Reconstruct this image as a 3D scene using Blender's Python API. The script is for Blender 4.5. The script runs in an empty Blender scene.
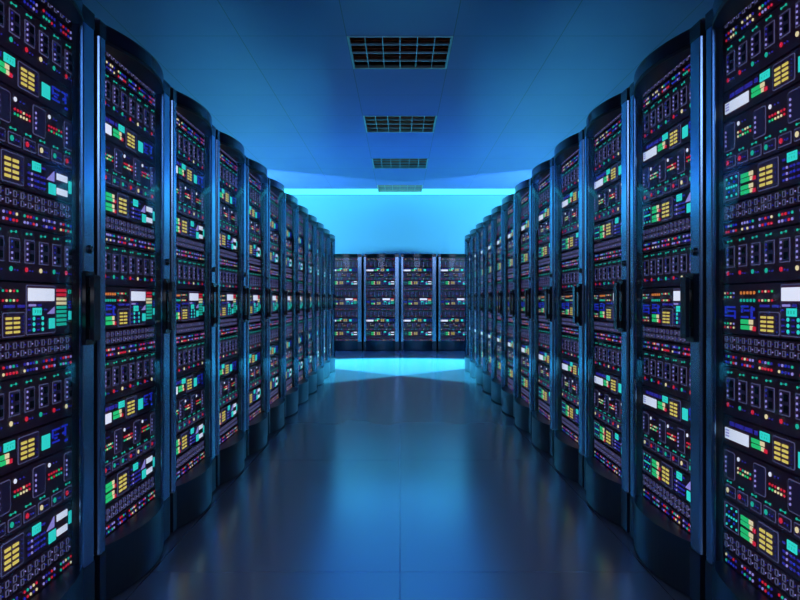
import bpy, bmesh, math, random
from mathutils import Vector
random.seed(7)
S = bpy.context.scene
COL = S.collection
R = math.radians

# ------------------------------------------------------------------ materials
MATS = {}
def principled(name, base, rough=0.5, metal=0.0, ior=1.5, coat=0.0, noise=0.0, nscale=20.0, bump=0.0):
    m = bpy.data.materials.new(name); m.use_nodes = True
    nt = m.node_tree; b = nt.nodes['Principled BSDF']
    b.inputs['Base Color'].default_value = (*base, 1)
    b.inputs['Roughness'].default_value = rough
    b.inputs['Metallic'].default_value = metal
    b.inputs['IOR'].default_value = ior
    b.inputs['Coat Weight'].default_value = coat
    if noise or bump:
        tc = nt.nodes.new('ShaderNodeTexCoord')
        n = nt.nodes.new('ShaderNodeTexNoise'); n.inputs['Scale'].default_value = nscale
        nt.links.new(tc.outputs['Object'], n.inputs['Vector'])
        if noise:
            mr = nt.nodes.new('ShaderNodeMapRange')
            mr.inputs['To Min'].default_value = max(0.02, rough-noise); mr.inputs['To Max'].default_value = rough+noise
            nt.links.new(n.outputs['Fac'], mr.inputs['Value'])
            nt.links.new(mr.outputs['Result'], b.inputs['Roughness'])
        if bump:
            bp = nt.nodes.new('ShaderNodeBump'); bp.inputs['Strength'].default_value = bump
            nt.links.new(n.outputs['Fac'], bp.inputs['Height'])
            nt.links.new(bp.outputs['Normal'], b.inputs['Normal'])
    MATS[name] = m
    return m

LIT = .92
def emitter(name, col, strength=1.0):
    m = bpy.data.materials.new(name); m.use_nodes = True
    b = m.node_tree.nodes['Principled BSDF']
    b.inputs['Base Color'].default_value = (*[c*0.25 for c in col], 1)
    b.inputs['Roughness'].default_value = 0.4
    b.inputs['Emission Color'].default_value = (*col, 1)
    b.inputs['Emission Strength'].default_value = strength*(1 if 'glow' in name else LIT)
    m.cycles.emission_sampling = 'NONE'
    MATS[name] = m
    return m

def tiled(name, base, rough, ior, px, ox, py, oy, line, dark):
    """plain panels with thin dark seams on a grid (object coordinates = metres)"""
    m = principled(name, base, rough, 0, ior)
    nt = m.node_tree; b = nt.nodes['Principled BSDF']
    tc = nt.nodes.new('ShaderNodeTexCoord')
    sp = nt.nodes.new('ShaderNodeSeparateXYZ'); nt.links.new(tc.outputs['Object'], sp.inputs[0])
    def M(op, a, v):
        n = nt.nodes.new('ShaderNodeMath'); n.operation = op
        nt.links.new(a, n.inputs[0])
        if isinstance(v, (int, float)): n.inputs[1].default_value = v
        elif v is not None: nt.links.new(v, n.inputs[1])
        return n.outputs[0]
    def seam(s, pitch, off):
        a = M('ADD', s, -off + 100*pitch + pitch/2)
        a = M('MODULO', a, pitch)
        a = M('ADD', a, -pitch/2)
        a = M('ABSOLUTE', a, None)
        return M('LESS_THAN', a, line)
    f = M('MAXIMUM', seam(sp.outputs[0], px, ox), seam(sp.outputs[1], py, oy))
    mx = nt.nodes.new('ShaderNodeMix'); mx.data_type = 'RGBA'
    mx.inputs[6].default_value = (*base, 1); mx.inputs[7].default_value = (*[c*dark for c in base], 1)
    nt.links.new(f, mx.inputs[0]); nt.links.new(mx.outputs[2], b.inputs['Base Color'])
    n = nt.nodes.new('ShaderNodeTexNoise'); n.inputs['Scale'].default_value = 3.0
    nt.links.new(tc.outputs['Object'], n.inputs['Vector'])
    mr = nt.nodes.new('ShaderNodeMapRange'); mr.inputs['To Min'].default_value = rough*0.9; mr.inputs['To Max'].default_value = rough*1.1
    nt.links.new(n.outputs['Fac'], mr.inputs['Value']); nt.links.new(mr.outputs['Result'], b.inputs['Roughness'])
    return m

principled('wall_paint', (.22,.39,.65), .6, noise=.05)
principled('dark_wall', (.10,.115,.15), .6, noise=.05)
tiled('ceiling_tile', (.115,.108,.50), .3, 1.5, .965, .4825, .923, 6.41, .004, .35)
tiled('floor_tile', (.17,.23,.31), .2, 3.8, .96, 0.0, 1.92, 2.745, .0025, .55)
principled('steel', (.31,.49,.68), .22, .95)
principled('dark_steel', (.035,.045,.055), .35, .6, noise=.03, nscale=40)
principled('plinth_metal', (.07,.10,.135), .32, .9, noise=.02)
principled('gloss_black', (.012,.015,.02), .16, 0, 1.5, noise=.03)
principled('matte_black', (.01,.01,.012), .5)
principled('face', (.22,.055,.075), .5, noise=.05, nscale=50)
principled('face_raised', (.28,.10,.2), .45)
principled('hole', (.004,.004,.005), .6)
principled('chassis', (.02,.02,.025), .5, .5)
principled('vent_bar', (.4,.5,.5), .45, .3)
principled('vent_duct', (.6,.16,.07), .8)
principled('backing_grey', (.5,.5,.52), .4, .5)
emitter('outline', (.16,.14,.30), .6)  # weak glow put into the frame colour so outlines show in the dark
emitter('lavender', (.42,.33,.85), .85)
emitter('violet', (.035,.025,.35), .9)
emitter('blue', (.03,.045,.75), .65)
emitter('cyan', (.04,.85,.72), .95)
emitter('green', (.03,.75,.22), .85)
emitter('teal', (.02,.62,.42), .8)
emitter('red', (.85,.02,.05), .95)
emitter('orange', (.95,.25,.05), .9)
emitter('cream', (1.0,.78,.42), 1.0)
emitter('yellow', (.90,.66,.13), .95)
emitter('white', (.92,.88,1.0), 1.1)
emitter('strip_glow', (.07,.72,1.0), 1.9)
emitter('lamp_glow', (.3,.6,1.0), 1.0)
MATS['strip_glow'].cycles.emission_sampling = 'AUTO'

def make_glass():
    m = bpy.data.materials.new('door_glass'); m.use_nodes = True
    nt = m.node_tree; nt.nodes.clear()
    out = nt.nodes.new('ShaderNodeOutputMaterial')
    tr = nt.nodes.new('ShaderNodeBsdfTransparent'); tr.inputs[0].default_value = (.86,.93,.97,1)
    gl = nt.nodes.new('ShaderNodeBsdfGlossy'); gl.inputs['Roughness'].default_value = .05
    gl.inputs[0].default_value = (.9,.95,1,1)
    lw = nt.nodes.new('ShaderNodeLayerWeight'); lw.inputs['Blend'].default_value = .5
    pw = nt.nodes.new('ShaderNodeMath'); pw.operation = 'POWER'; pw.inputs[1].default_value = 5
    ma = nt.nodes.new('ShaderNodeMath'); ma.operation = 'MULTIPLY_ADD'; ma.inputs[1].default_value = .12; ma.inputs[2].default_value = .015
    nt.links.new(lw.outputs['Facing'], pw.inputs[0]); nt.links.new(pw.outputs[0], ma.inputs[0])
    p3 = nt.nodes.new('ShaderNodeMath'); p3.operation = 'POWER'; p3.inputs[1].default_value = 3
    nt.links.new(lw.outputs['Facing'], p3.inputs[0])
    tint = nt.nodes.new('ShaderNodeMix'); tint.data_type = 'RGBA'
    tint.inputs[6].default_value = (.90,.94,.97,1); tint.inputs[7].default_value = (.42,.58,.68,1)
    nt.links.new(p3.outputs[0], tint.inputs[0]); nt.links.new(tint.outputs[2], tr.inputs[0])
    mx = nt.nodes.new('ShaderNodeMixShader')
    nt.links.new(ma.outputs[0], mx.inputs[0]); nt.links.new(tr.outputs[0], mx.inputs[1]); nt.links.new(gl.outputs[0], mx.inputs[2])
    nt.links.new(mx.outputs[0], out.inputs[0])
    MATS['door_glass'] = m
make_glass()

# ------------------------------------------------------------------ mesh builder
class MB:
    def __init__(s): s.bm = bmesh.new(); s.names = []
    def mi(s, m):
        if m not in s.names: s.names.append(m)
        return s.names.index(m)
    def faces(s, vs, fs, m):
        v = [s.bm.verts.new(p) for p in vs]; k = s.mi(m)
        for f in fs:
            try:
                q = s.bm.faces.new([v[i] for i in f]); q.material_index = k
            except ValueError: pass
    def prism(s, poly, axis, a, b, m):
        """poly = 2D outline, extruded along axis from a to b"""
        n = len(poly)
        def P(p, t): return {'x':(t,p[0],p[1]), 'y':(p[0],t,p[1]), 'z':(p[0],p[1],t)}[axis]
        vs = [P(p,a) for p in poly]+[P(p,b) for p in poly]
        fs = [tuple(range(n))[::-1], tuple(range(n,2*n))]+[(i,(i+1)%n,n+(i+1)%n,n+i) for i in range(n)]
        s.faces(vs, fs, m)
    def box(s, x0,x1,y0,y1,z0,z1, m):
        s.prism([(x0,y0),(x1,y0),(x1,y1),(x0,y1)], 'z', z0, z1, m)
    def disc(s, x, z, r, y0, y1, m, n=10, rz=None):
        rz = rz or r
        s.prism([(x+r*math.cos(2*math.pi*i/n), z+rz*math.sin(2*math.pi*i/n)) for i in range(n)], 'y', y0, y1, m)
    def rrect(s, x0,x1,z0,z1,y0,y1,r,m):
        p = []
        for cx,cz,a0 in ((x1-r,z1-r,0),(x0+r,z1-r,90),(x0+r,z0+r,180),(x1-r,z0+r,270)):
            for k in range(4):
                a = R(a0+30*k); p.append((cx+r*math.cos(a), cz+r*math.sin(a)))
        s.prism(p, 'y', y0, y1, m)
    def frame(s, x0,x1,z0,z1,y0,y1,t,m):
        s.box(x0,x1,y0,y1,z0,z0+t,m); s.box(x0,x1,y0,y1,z1-t,z1,m)
        s.box(x0,x0+t,y0,y1,z0+t,z1-t,m); s.box(x1-t,x1,y0,y1,z0+t,z1-t,m)
    def mesh(s, name, bevel=0):
        bmesh.ops.recalc_face_normals(s.bm, faces=s.bm.faces[:])
        me = bpy.data.meshes.new(name); s.bm.to_mesh(me); s.bm.free()
        for n in s.names: me.materials.append(MATS[n])
        return me
    def build(s, name, parent=None, bevel=0, smooth=False):
        o = bpy.data.objects.new(name, s.mesh(name)); COL.objects.link(o)
        if parent: o.parent = parent
        if bevel:
            b = o.modifiers.new('bevel', 'BEVEL'); b.width = bevel; b.segments = 2; b.limit_method = 'ANGLE'
        return o

def tag(o, label=None, cat=None, group=None, kind=None):
    if label: o['label'] = label
    if cat: o['category'] = cat
    if group: o['group'] = group
    if kind: o['kind'] = kind
    return o
def empty(name, loc=(0,0,0), rz=0):
    o = bpy.data.objects.new(name, None); COL.objects.link(o)
    o.location = loc; o.rotation_euler = (0,0,rz); o.empty_display_size = .1
    return o

# ------------------------------------------------------------------ setting
HC = 3.43           # ceiling height
YB = 15.97          # back wall
XW = 5.6            # side walls
YF = -3.2           # wall behind the viewer
def struct(name, mb):
    return tag(mb.build(name), kind='structure')
m = MB(); m.box(-XW,XW,YF,YB,-.12,0,'floor_tile'); struct('floor', m)
VENTS = [6.41+2.769*k for k in range(4)]
VW, VD = .48, .90
m = MB()
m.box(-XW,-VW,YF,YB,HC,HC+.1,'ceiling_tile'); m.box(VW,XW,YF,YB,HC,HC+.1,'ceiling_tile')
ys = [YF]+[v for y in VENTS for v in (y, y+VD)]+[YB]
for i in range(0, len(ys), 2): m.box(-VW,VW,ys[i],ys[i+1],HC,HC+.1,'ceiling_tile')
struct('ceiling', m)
m = MB(); m.box(-XW-.15,XW+.15,YB,YB+.15,-.12,HC+.1,'wall_paint'); struct('wall_back', m)
m = MB(); m.box(-XW-.15,-XW,YF,YB,-.12,HC+.1,'dark_wall'); struct('wall_left', m)
m = MB(); m.box(XW,XW+.15,YF,YB,-.12,HC+.1,'dark_wall'); struct('wall_right', m)
m = MB(); m.box(-XW-.15,XW+.15,YF-.15,YF,-.12,HC+.1,'dark_wall'); struct('wall_front', m)

# ceiling vents: frame, grille bars, dark duct above
where = ['nearest of the four, largest grille overhead', 'second from the viewer',
         'third from the viewer', 'farthest, beside the glowing strip at the back wall']
def make_vent():
    root = empty('ceiling_vent')
    f = MB(); t = .02
    f.box(-VW,VW,0,t,-.006,.03,'vent_bar'); f.box(-VW,VW,VD-t,VD,-.006,.03,'vent_bar')
    f.box(-VW,-VW+t,t,VD-t,-.006,.03,'vent_bar'); f.box(VW-t,VW,t,VD-t,-.006,.03,'vent_bar')
    f.build('vent_frame', root)
    g = MB()
    for i in range(1,6):
        x = -VW+2*VW*i/6; g.box(x-.0045,x+.0045,t,VD-t,.0,.02,'vent_bar')
    for i in range(1,4):
        y = VD*i/4; g.box(-VW+t,VW-t,y-.007,y+.007,-.002,.018,'vent_bar')
    g.build('vent_grille', root)
    d = MB()
    d.box(-VW,VW,0,VD,.22,.24,'vent_duct')
    d.box(-VW-.01,-VW,0,VD,.03,.24,'vent_duct'); d.box(VW,VW+.01,0,VD,.03,.24,'vent_duct')
    d.box(-VW,VW,-.01,0,.03,.24,'vent_duct'); d.box(-VW,VW,VD,VD+.01,.03,.24,'vent_duct')
    for i in range(8):
        y = .05+i*.108
        d.prism([(y,.10),(y+.07,.15),(y+.075,.143),(y+.005,.093)], 'x', -VW, VW, 'vent_duct')
    d.build('vent_duct', root)
    return root
def copy_tree(o, parent=None):
    c = o.copy(); COL.objects.link(c)
    if parent: c.parent = parent
    for ch in KIDS.get(o.name, []): copy_tree(ch, c)
    return c
KIDS = {}
def index_kids():
    KIDS.clear()
    for o in S.objects:
        if o.parent: KIDS.setdefault(o.parent.name, []).append(o)
vent0 = make_vent(); index_kids()
for i, y in enumerate(VENTS):
    v = vent0 if i == 0 else copy_tree(vent0)
    v.location = (0, y, HC)
    tag(v, 'square dark ceiling vent with metal grille, '+where[i], 'ceiling vent', 'vents along the middle of the ceiling')

# ------------------------------------------------------------------ cabinet
HW = .3675                      # half width
XL, XR = -.315, .28             # inner edges of the two stiles
BOW = .052
XC, HB = (XL+XR)/2, (XR-XL)/2
def bow(x): return -BOW*max(0, 1-((x-XC)/HB)**2)
def bow_line(n=20, off=0): return [(XL+(XR-XL)*i/n, bow(XL+(XR-XL)*i/n)+off) for i in range(n+1)]
PX0, PX1, PY = -.33, .303, .045 # equipment faces

def face_plate(mb, z0, z1, rim=True):
    mb.box(PX0-.008, PX1+.032, PY, PY+.012, z0, z1, 'face')
    mb.box(PX0+.01, PX1-.01, PY+.012, PY+.42, z0+.003, z1-.003, 'chassis')
E = .0025                       # how far lit details stand proud
def led(mb, x, z, r, c): mb.disc(x, z, r*.8, PY-E, PY, c, 10)
def pad(mb, x0,x1,z0,z1,c,e=E): mb.box(x0,x1,PY-e,PY,z0,z1,c)
def outline_panel(mb, x0,x1,z0,z1, fill='face_raised', r=.006):
    mb.rrect(x0,x1,z0,z1,PY-.0014,PY,r,'outline')
    mb.rrect(x0+.0026,x1-.0026,z0+.0026,z1-.0026,PY-.0018,PY-.0014,r*.8,fill)
def on(mb, x0,x1,z0,z1,c): mb.box(x0,x1,PY-.004,PY-.0018,z0,z1,c)
def on_led(mb, x,z,r,c): mb.disc(x,z,r*.82,PY-.004,PY-.0018,c,10)

MIX = ['red','green','cream','lavender','red','teal','lavender','red']
CH = {'r':'red','g':'teal','c':'cream'}

# each kind of unit returns a list of (sub-part name, builder(mb)), z measured from the unit's bottom
def dash_text(mb, x0, x1, z0, z1, c, spots):
    for a, b in spots: pad(mb, x0+(x1-x0)*a, x0+(x1-x0)*b, z0, z1, c)
def key_panel(x0, z0, z1):
    def f(mb):
        outline_panel(mb, x0, x0+.114, z0, z1)
        h = (z1-z0)
        for i in range(4):
            zz = z0+h*(.15+.185*i)
            on(mb, x0+.014, x0+.043, zz, zz+h*.095, 'yellow'); on(mb, x0+.054, x0+.083, zz, zz+h*.095, 'yellow')
        for i in range(5): on_led(mb, x0+.101, z0+h*(.2+.15*i), .0016, 'violet')
    return f
def meter(x0, z0, h):
    def f(mb):
        pad(mb, x0, x0+.058, z0, z0+h*.42, 'green'); pad(mb, x0+.058, x0+.074, z0, z0+h*.42, 'cream'); pad(mb, x0+.074, x0+.09, z0-.002, z0+h*.42-.002, 'red')
        pad(mb, x0, x0+.052, z0+h*.55, z0+h, 'green'); pad(mb, x0+.052, x0+.074, z0+h*.55, z0+h, 'cream')
    return f
def display(x0, x1, z0, z1):
    def f(mb):
        pad(mb, x0, x1, z0, z1, 'cyan')
        w = (x1-x0); h = z1-z0
        for a in (.22, .5, .74):
            mb.box(x0+w*a, x0+w*(a+.06), PY-.0032, PY-E, z0+h*.25, z0+h*.5, 'teal')
            mb.box(x0+w*a, x0+w*(a+.16), PY-.0032, PY-E, z0+h*.7, z0+h*.78, 'teal')
    return f
def dot_grid(x0, z0, cols, rows, dx, dz, r, cs):
    def f(mb):
        for i in range(cols):
            for j in range(rows): led(mb, x0+i*dx, z0+j*dz, r, cs[(i*3+j*5) % len(cs)])
    return f
def triangle(x0, x1, z0, z1, c):
    def f(mb): mb.prism([(x0,z0),(x1,z0),(x1,z1)], 'y', PY-E, PY, c)
    return f
def pads(lst):
    def f(mb):
        for a in lst: pad(mb, *a)
    return f

def u_patch(h, sd):
    def ports(mb):
        for i in range(16):
            x = PX0+.012+i*.0385
            for z0, z1 in ((h*.12,h*.44),(h*.56,h*.9)):
                mb.frame(x,x+.015,z0,z1,PY-.003,PY,.0017,'outline')
                mb.box(x+.0017,x+.0133,PY-.001,PY,z0+.0017,z1-.0017,'hole')
            led(mb, x+.024, h*.28, .0024, 'lavender' if (i+sd)%3 else 'blue')
            led(mb, x+.024, h*.73, .0024, 'violet' if (i+sd)%4 else 'lavender')
    return [('port_row', ports)]
def u_indicator(h, sd):
    def cluster(g):
        def f(mb):
            rnd = random.Random(sd*10+g)
            for fz in (.72,.3):
                for k in range(5):
                    x = -.317+.107*g+.0165*k+.006
                    if x > PX1-.006: continue
                    led(mb, x, h*fz, .0052, rnd.choice(['red','red','lavender','violet','teal','red','lavender','cream','violet','violet','blue']))
        return f
    return [('indicator_light_cluster', cluster(g)) for g in range(6)]
def u_drives(h, order):
    def mod(k):
        x = -.309+.08*k
        w = min(.054, PX1-x-.003)
        def f(mb):
            outline_panel(mb, x, x+w, h*.34, h*.80, r=.002)
            for j in range(4): on_led(mb, x+.011, h*(.41+.105*j), .0042, 'lavender' if j < 2 or k % 3 else 'violet')
            for z in (.40,.61):
                on(mb, x+w*.5, x+w*.84, h*z, h*(z+.13), 'hole')
            led(mb, x+.009, h*.215, .0085, CH[order[k]])
            led(mb, x+.027, h*.2, .003, 'violet'); led(mb, x+.042, h*.195, .003, 'violet')
            led(mb, x+.010, h*.91, .0042, 'teal'); led(mb, x+.034, h*.92, .0042, 'teal')
            pad(mb, x+.014, x+.03, h*.913, h*.918, 'teal')
        return f
    return [('drive_module', mod(k)) for k in range(8)]
def u_control(h, sd):
    def label(mb): dash_text(mb, -.285, -.11, h*.72, h*.86, 'violet', [(0,.16),(.22,.5),(.56,.82),(.9,1)])
    def screen(mb):
        pad(mb, -.317, -.165, h*.22, h*.6, 'white')
        for z in (.3,.4,.5): mb.box(-.312,-.288,PY-.0032,PY-E,h*z,h*(z+.05),'lavender')
    def arr(mb):
        for a in ((.168,.215,.72,.78),(.168,.175,.5,.7),(.182,.21,.55,.6),(.168,.215,.32,.38),(.23,.268,.74,.8),(.25,.257,.42,.72),(.236,.245,.5,.58),(.25,.268,.22,.3),(.182,.2,.44,.5)):
            pad(mb, a[0],a[1],h*a[2],h*a[3],'blue')
    return [('text_strip', label), ('screen', screen), ('level_meter', meter(-.145,h*.28,h*.3)),
            ('digital_display', display(-.095,-.042,h*.64,h*.9)), ('key_panel', key_panel(-.025,h*.1,h*.92)),
            ('lit_button', pads([(.107,.154,h*.24,h*.7,'cyan')])), ('symbol_array', arr)]
def u_modules(h, order):
    out = []
    for k in range(4):
        def f(mb, k=k):
            x = -.325+.19*k; w = min(.072, PX1-x-.002)
            outline_panel(mb, x, x+w, h*.40, h*.93, r=.008)
            for j in range(4): on_led(mb, x+.014, h*(.52+.09*j), .0045, 'lavender')
        out.append(('blank_module', f))
    for k in range(8):
        def f(mb, k=k):
            x = -.3145+.08*k; w = min(.066, PX1-x-.002)
            outline_panel(mb, x, x+w, h*.06, h*.27, r=.003)
            on_led(mb, x+.016, h*.165, .0095, CH[order[k]])
            if w > .05:
                on_led(mb, x+.036, h*.16, .003, 'violet'); on_led(mb, x+.05, h*.155, .003, 'violet')
            led(mb, x+.012, h*.335, .0042, 'teal'); led(mb, x+.036, h*.335, .0042, 'teal')
            pad(mb, x+.014, x+.03, h*.332, h*.338, 'teal')
        out.append(('drive_tray', f))
    def stat(g):
        def f(mb):
            x = -.325+.19*g+.09
            led(mb, x+.006, h*.85, .008, 'white'); led(mb, x+.032, h*.85, .003, 'violet'); led(mb, x+.05, h*.85, .003, 'violet')
        return f
    def mat(g):
        def f(mb):
            x = -.325+.19*g+.09; rnd = random.Random(g)
            for i in range(6):
                for j in range(2):
                    led(mb, x+.004+.0155*i, h*(.68-.08*j), .0045, rnd.choice(['red','red','green','cream','teal','red']))
        return f
    for g in range(3): out.append(('status_light', stat(g)))
    for g in range(3): out.append(('light_matrix', mat(g)))
    return out
def u_power(h, sd):
    def grid(mb):
        mb.frame(-.322,-.228,h*.1,h*.92,PY-.002,PY,.0015,'outline')
        for i in range(5):
            for j in range(5):
                if (i+j) % 2 == 0 or j == 2: led(mb, -.308+.0165*i, h*(.22+.145*j), .0048, ['cyan','blue','cyan','blue'][(i*2+j)%4])
    def keys(mb):
        for i in range(3):
            for j in range(3):
                x = .05+.036*i
                pad(mb, x-.022, x-.010, h*(.16+.17*j), h*(.22+.17*j), 'violet'); led(mb, x, h*(.19+.17*j), .0048, 'lavender' if i == 0 else 'blue' if j == 1 else 'violet')
    return [('light_grid', grid), ('level_meter', meter(-.212,h*.52,h*.28)), ('level_meter', meter(-.212,h*.14,h*.28)),
            ('key_panel', key_panel(-.108,h*.08,h*.94)), ('keypad', keys), ('text_strip', pads([(.028,.04,h*.74,h*.8,'violet')])), ('text_strip', pads([(.105,.125,h*.78,h*.84,'violet')])), ('digital_display', display(.052,.099,h*.66,h*.92)),
            ('warning_symbol', triangle(.135,.18,h*.52,h*.84,'lavender')), ('lit_button', pads([(.148,.19,h*.1,h*.44,'cyan')])),
            ('lit_button', pads([(.198,.265,h*.62,h*.82,'white')])), ('lit_button', pads([(.198,.265,h*.16,h*.36,'white')])),
            ('status_bar', pads([(.276,.293,h*.3,h*.7,'cyan')]))]
def u_monitor(h, sd):
    def corner(z0, z1, a, b):
        def f(mb):
            for i in range(4): led(mb,-.32+.02*i,h*z1,.0042,a[i]); led(mb,-.32+.02*i,h*z0,.0042,b[i])
        return f
    def large(mb):
        for i in range(5): led(mb,-.212+.0205*i,h*.83,.0065,'orange')
    def large2(mb):
        for i in range(5): led(mb,-.212+.0205*i,h*.68,.0065,'teal')
    def small(mb):
        for i in range(5): led(mb,-.10+.018*i,h*.85,.0045,['teal','red','cream','red','green'][i])
    def small2(mb):
        for i in range(5): led(mb,-.10+.018*i,h*.68,.0045,['red','cream','green','cream','red'][i])
    def sym(lst):
        def f(mb):
            for a in lst: pad(mb,a[0],a[1],h*a[2],h*a[3],'blue')
        return f
    sy1 = [(-.32,-.25,.52,.56),(-.32,-.31,.4,.52),(-.3,-.25,.44,.48),(-.32,-.25,.34,.38),(-.255,-.248,.3,.46)]
    sy2 = [(-.21,-.165,.54,.58),(-.21,-.2,.44,.52),(-.19,-.16,.46,.5),(-.21,-.165,.33,.37)]
    sy3 = [(-.15,-.14,.36,.56),(-.15,-.125,.32,.36),(-.135,-.128,.48,.54)]
    def text(mb): dash_text(mb,-.095,.01,h*.55,h*.6,'violet',[(0,.5),(.66,1)])
    def scr(mb):
        on(mb,.026,.177,h*.67,h*.91,'white')
    def console(mb):
        outline_panel(mb,.018,.188,h*.04,h*.97,r=.006)
        on(mb,.03,.068,h*.57,h*.61,'lavender'); on(mb,.08,.1,h*.57,h*.61,'violet')
        for i in range(2):
            for j in range(3):
                x=.058+.05*i; on_led(mb,x,h*(.13+.105*j),.0068,'cyan'); on(mb,x-.032,x-.018,h*(.11+.105*j),h*(.14+.105*j),'violet')
        on(mb,.024,.036,h*.49,h*.52,'violet'); on(mb,.118,.132,h*.49,h*.52,'violet')
    def disp(mb):
        on(mb,.052,.1,h*.4,h*.54,'cyan')
        for a in (.06,.074,.088): mb.box(a,a+.005,PY-.0048,PY-.004,h*.44,h*.5,'teal')
    def tri(mb): mb.prism([(.136,h*.42),(.178,h*.42),(.178,h*.55)],'y',PY-.004,PY-.0018,'lavender')
    def btn(mb): on(mb,.146,.18,h*.13,h*.33,'cyan')
    def ladder(mb):
        for i in range(9):
            z=h*(.17+.085*i); pad(mb,.197,.258,z,z+h*.058,'red' if i>6 else 'cream' if i>4 else 'teal')
    def sq(mb): mb.frame(.274,.29,h*.82,h*.9,PY-E,PY,.002,'teal')
    def side(mb): pad(mb,.276,.292,h*.28,h*.46,'cyan')
    def marks(mb):
        for z in (.52,.58,.64): pad(mb,.276,.29,h*z,h*(z+.025),'blue')
    return [('light_matrix',corner(.75,.83,['cream','red','teal','lavender'],['teal','green','cream','violet'])),
            ('light_matrix',corner(.12,.2,['teal','green','cream','lavender'],['red','cream','red','cream'])),
            ('indicator_light_row',large),('indicator_light_row',large2),('indicator_light_row',small),('indicator_light_row',small2),('symbol_array',sym(sy1)),('symbol_array',sym(sy2)),('symbol_array',sym(sy3)),('text_strip',text),('level_meter',meter(-.212,h*.1,h*.2)),
            ('key_panel',key_panel(-.102,h*.03,h*.47)),('console_panel',console),('screen',scr),('digital_display',disp),
            ('warning_symbol',tri),('lit_button',btn),('bar_graph',ladder),('status_bar',side),('symbol_array',marks),('warning_symbol',sq)]

G = .004
UNITS = []
def stack():
    """units from the top down: (name, height, maker, argument)"""
    A = lambda s, a, b: [('patch_panel', a, u_patch, s), ('indicator_panel', b, u_indicator, s)]
    return (A(1,.063,.049)+[('drive_unit',.150,u_drives,'rrggrcgr'),('control_unit',.095,u_control,1),('storage_unit',.168,u_modules,'rrggrcgr'),('power_unit',.103,u_power,1)]
      +A(2,.056,.049)+[('drive_unit',.152,u_drives,'rrggrcgr'),('monitor_unit',.160,u_monitor,1)]
      +A(3,.057,.050)+[('drive_unit',.156,u_drives,'rgrcrgrc'),('control_unit',.098,u_control,2),('storage_unit',.172,u_modules,'crggrcgr'),('power_unit',.106,u_power,2)]
      +A(4,.059,.051))
CACHE = {}
def unit_meshes(name, h, maker, arg):
    key = (name, str(arg), h)
    if key not in CACHE:
        parts = maker(h-G*1.5, arg)
        base = MB(); face_plate(base, 0, h-G*1.5)
        subs = []
        for n, f in parts:
            q = MB(); f(q); subs.append((n, q.mesh(n)))
        whole = MB(); face_plate(whole, 0, h-G*1.5)
        for n, f in parts: f(whole)
        CACHE[key] = (base.mesh(name), subs, whole.mesh(name+'_lit'))
    return CACHE[key]

def make_cabinet(full, handle=True):
    root = empty('server_cabinet')
    b = MB(); t = .018
    b.box(-HW,-HW+t,.036,1.0,.03,1.98,'dark_steel'); b.box(HW-t,HW,.036,1.0,.03,1.98,'dark_steel')
    b.box(-HW+t,HW-t,.98,1.0,.03,1.98,'dark_steel')
    b.build('cabinet_body', root)
    # bowed plinth and bowed roof, full width
    prof = [(-HW,.0),(XL,.0)]+bow_line()[1:-1]+[(XR,.0),(HW,.0),(HW,1.0),(-HW,1.0)]
    front = bow_line()+[(XR,.03),(XL,.03)]
    p = MB(); p.prism(prof,'z',.012,.186,'plinth_metal')
    p.prism([(x*.985, y+.02 if y < .5 else y-.02) for x,y in prof],'z',0,.012,'matte_black')
    p.prism(front,'z',.184,.204,'plinth_metal')
    p.build('plinth', root)
    c = MB(); c.prism(prof,'z',1.985,1.997,'gloss_black')
    lip = prof[:-2]+[(HW,.03),(-HW,.03)]
    c.prism(lip,'z',1.944,1.986,'gloss_black')
    c.prism([(x*.975, y+.012 if y<.5 else y-.02) for x,y in prof],'z',1.997,2.006,'dark_steel')
    c.prism(front,'z',1.932,1.947,'matte_black')
    c.build('roof_panel', root)
    # bowed glass door with its two steel stiles
    d = MB(); line = bow_line(28)
    d.prism(line+[(x,y+.005) for x,y in line[::-1]],'z',.205,1.929,'door_glass')
    door = d.build('glass_door', root)
    for poly in door.data.polygons: poly.use_smooth = False
    for a, bb in ((-HW,XL),(XR,HW)):
        s = MB(); e=.008
        s.prism([(a,.036),(a,e),(a+e*.3,e*.3),(a+e,0),(bb-e,0),(bb-e*.3,e*.3),(bb,e),(bb,.012),(a,.012)][1:],'z',.19,1.942,'steel')
        s.box(a+.001,bb-.001,.012,.036,.19,1.942,'matte_black')
        s.build('door_stile', door)
    if handle:
        h = MB()
        h.rrect(.272,.342,.905,1.142,-.012,.0,.006,'gloss_black')
        h.rrect(.283,.331,.918,1.13,-.034,-.022,.01,'gloss_black')
        h.box(.296,.318,-.024,-.01,.925,.955,'matte_black'); h.box(.296,.318,-.024,-.01,1.092,1.122,'matte_black')
        h.build('door_handle', door)
        k = MB()
        k.disc(.327,1.215,.0145,-.005,0,'dark_steel',18); k.disc(.327,1.215,.0105,-.009,-.005,'gloss_black',18)
        k.box(.3258,.3282,-.0098,-.009,1.209,1.221,'steel')
        k.build('door_lock', door)
    z = 1.985
    for name, hh, maker, arg in stack():
        z -= hh
        base, subs, whole = unit_meshes(name, hh, maker, arg)
        o = bpy.data.objects.new(name, base if full else whole); COL.objects.link(o); o.parent = root
        o.location = (0,0,z+G)
        if full:
            for n, me in subs:
                q = bpy.data.objects.new(n, me); COL.objects.link(q); q.parent = o
    return root

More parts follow.
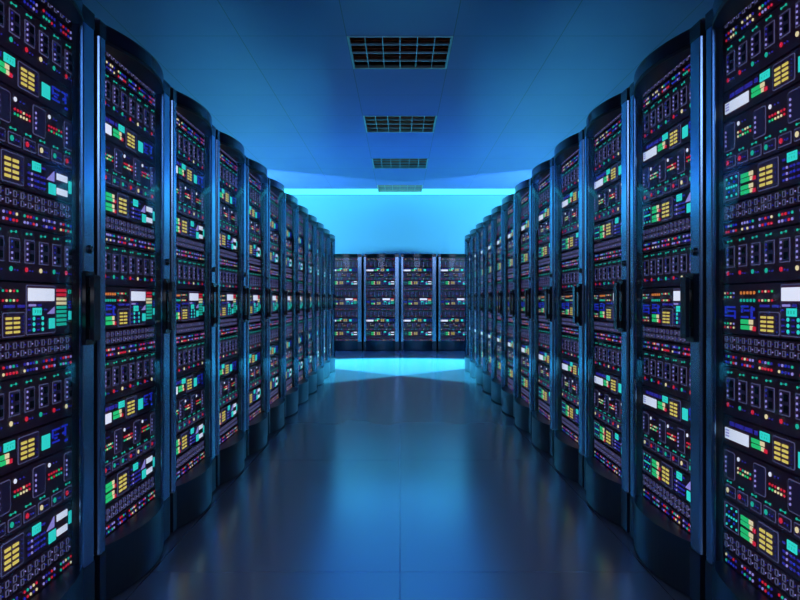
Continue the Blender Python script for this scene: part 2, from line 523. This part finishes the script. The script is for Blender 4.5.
PITCH, Y0, X0 = .775, 2.38, 1.013
NEAR = 4
proto_full = make_cabinet(True); proto_far = make_cabinet(False); proto_plain = make_cabinet(False, False); index_kids()
used = set()
def place(p, loc, rz, label, group):
    if p.name in used: o = copy_tree(p)
    else: o = p; used.add(p.name)
    o.location = loc; o.rotation_euler = (0,0,rz)
    tag(o, label, 'server cabinet', group)
ORD = ['first','second','third','fourth','fifth','sixth','seventh','eighth','ninth','tenth','eleventh','twelfth']
for side, sx, rz in (('left',-1,R(90)),('right',1,R(-90))):
    for k in range(12):
        if k == 0: lab = f'tall black server cabinet nearest the viewer, cut off by the {side} edge of the photo'
        elif k == 11: lab = f'black glass-door server cabinet at the far end of the {side} row, {ORD[k]} from the viewer'
        else: lab = f'black glass-door server cabinet, {ORD[k]} from the viewer in the {side} row'
        place(proto_full if k < NEAR else proto_far, (sx*X0, Y0+PITCH*(k-.5), 0), rz, lab, f'server cabinets in the {side} row')
BL = ['leftmost', 'second from the left', 'third from the left', 'rightmost']
for k in range(4):
    place(proto_plain, ((k-1.5)*PITCH, 14.77, 0), 0, f'server cabinet facing the viewer below the blue back wall, {BL[k]} of four', 'server cabinets across the end of the aisle')

# ------------------------------------------------------------------ emissive panel added for the bright ceiling band by the wall
st = empty('ceiling_glow', (0, 15.57, HC-.003))
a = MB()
for x0,x1,y0 in ((-5.4,-.47,-.40),(.47,5.4,-.40),(-.47,.47,.06)): a.box(x0,x1,y0,.399,-.004,0,'backing_grey')
a.build('glow_backing', st)
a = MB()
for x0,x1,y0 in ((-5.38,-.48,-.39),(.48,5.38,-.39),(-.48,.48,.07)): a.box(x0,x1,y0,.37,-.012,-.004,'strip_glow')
a.build('glow_panel', st)
tag(st, 'long glowing blue panel added for the bright ceiling band above the back wall', 'light strip')

# ------------------------------------------------------------------ lamps and added fill lights
def spot(name, loc, axis, energy, col, angle=180, blend=.05, size=.08):
    l = bpy.data.lights.new(name, 'SPOT'); l.energy = energy; l.color = col
    l.spot_size = R(angle); l.spot_blend = blend; l.shadow_soft_size = size
    o = bpy.data.objects.new(name, l); COL.objects.link(o); o.location = loc
    o.rotation_euler = Vector(axis).to_track_quat('-Z','Y').to_euler()
    return o
def area(name, loc, axis, energy, col, sx, sy):
    l = bpy.data.lights.new(name, 'AREA'); l.energy = energy; l.color = col
    l.shape = 'RECTANGLE'; l.size = sx; l.size_y = sy
    o = bpy.data.objects.new(name, l); COL.objects.link(o); o.location = loc
    o.rotation_euler = Vector(axis).to_track_quat('-Z','Y').to_euler()
    return o
BLUE = (.20,.92,1.0)
FLOORB = (.08,.72,1.0)
for s in (-1, 1):
    # wall washer: lights the wall and the ceiling beyond a line running inward
    spot('wall_washer', (s*3.4, 13.4, 1.8), (s*.55, 1.0, .6), 560, BLUE, 180, .03, .12)
    spot('floor_washer', (s*3.1, 12.95, 2.9), (-s*3.1,-1.7,-2.9), 5600, FLOORB, 46, .5, .08)
area('rear_fill', (0,-2.4,3.0), (0,1,-.3), 80, (.5,.62,1.0), 5, 1.2)  # unseen fill light added behind the viewer

l = area('floor_pool_fill', (0,3.3,HC-.03), (0,.05,-1), 9.5, (.05,.42,1.0), .34, 4.2)  # unseen added light, brightens a strip of the near floor
l.data.spread = R(16)
w = bpy.data.worlds.new('world'); S.world = w; w.use_nodes = True
w.node_tree.nodes['Background'].inputs[0].default_value = (.01,.03,.08,1)
w.node_tree.nodes['Background'].inputs[1].default_value = .3

# ------------------------------------------------------------------ camera
cd = bpy.data.cameras.new('camera'); cam = bpy.data.objects.new('camera', cd); COL.objects.link(cam)
cam.location = (0,0,1.05); cam.rotation_euler = (R(90),0,0)
cd.sensor_width = 36; cd.lens = 32.0; cd.clip_start = .02; cd.clip_end = 100
S.camera = cam
v = S.view_settings
v.view_transform = 'Standard'; v.look = 'None'; v.gamma = 1; v.use_curve_mapping = False; v.exposure = 0
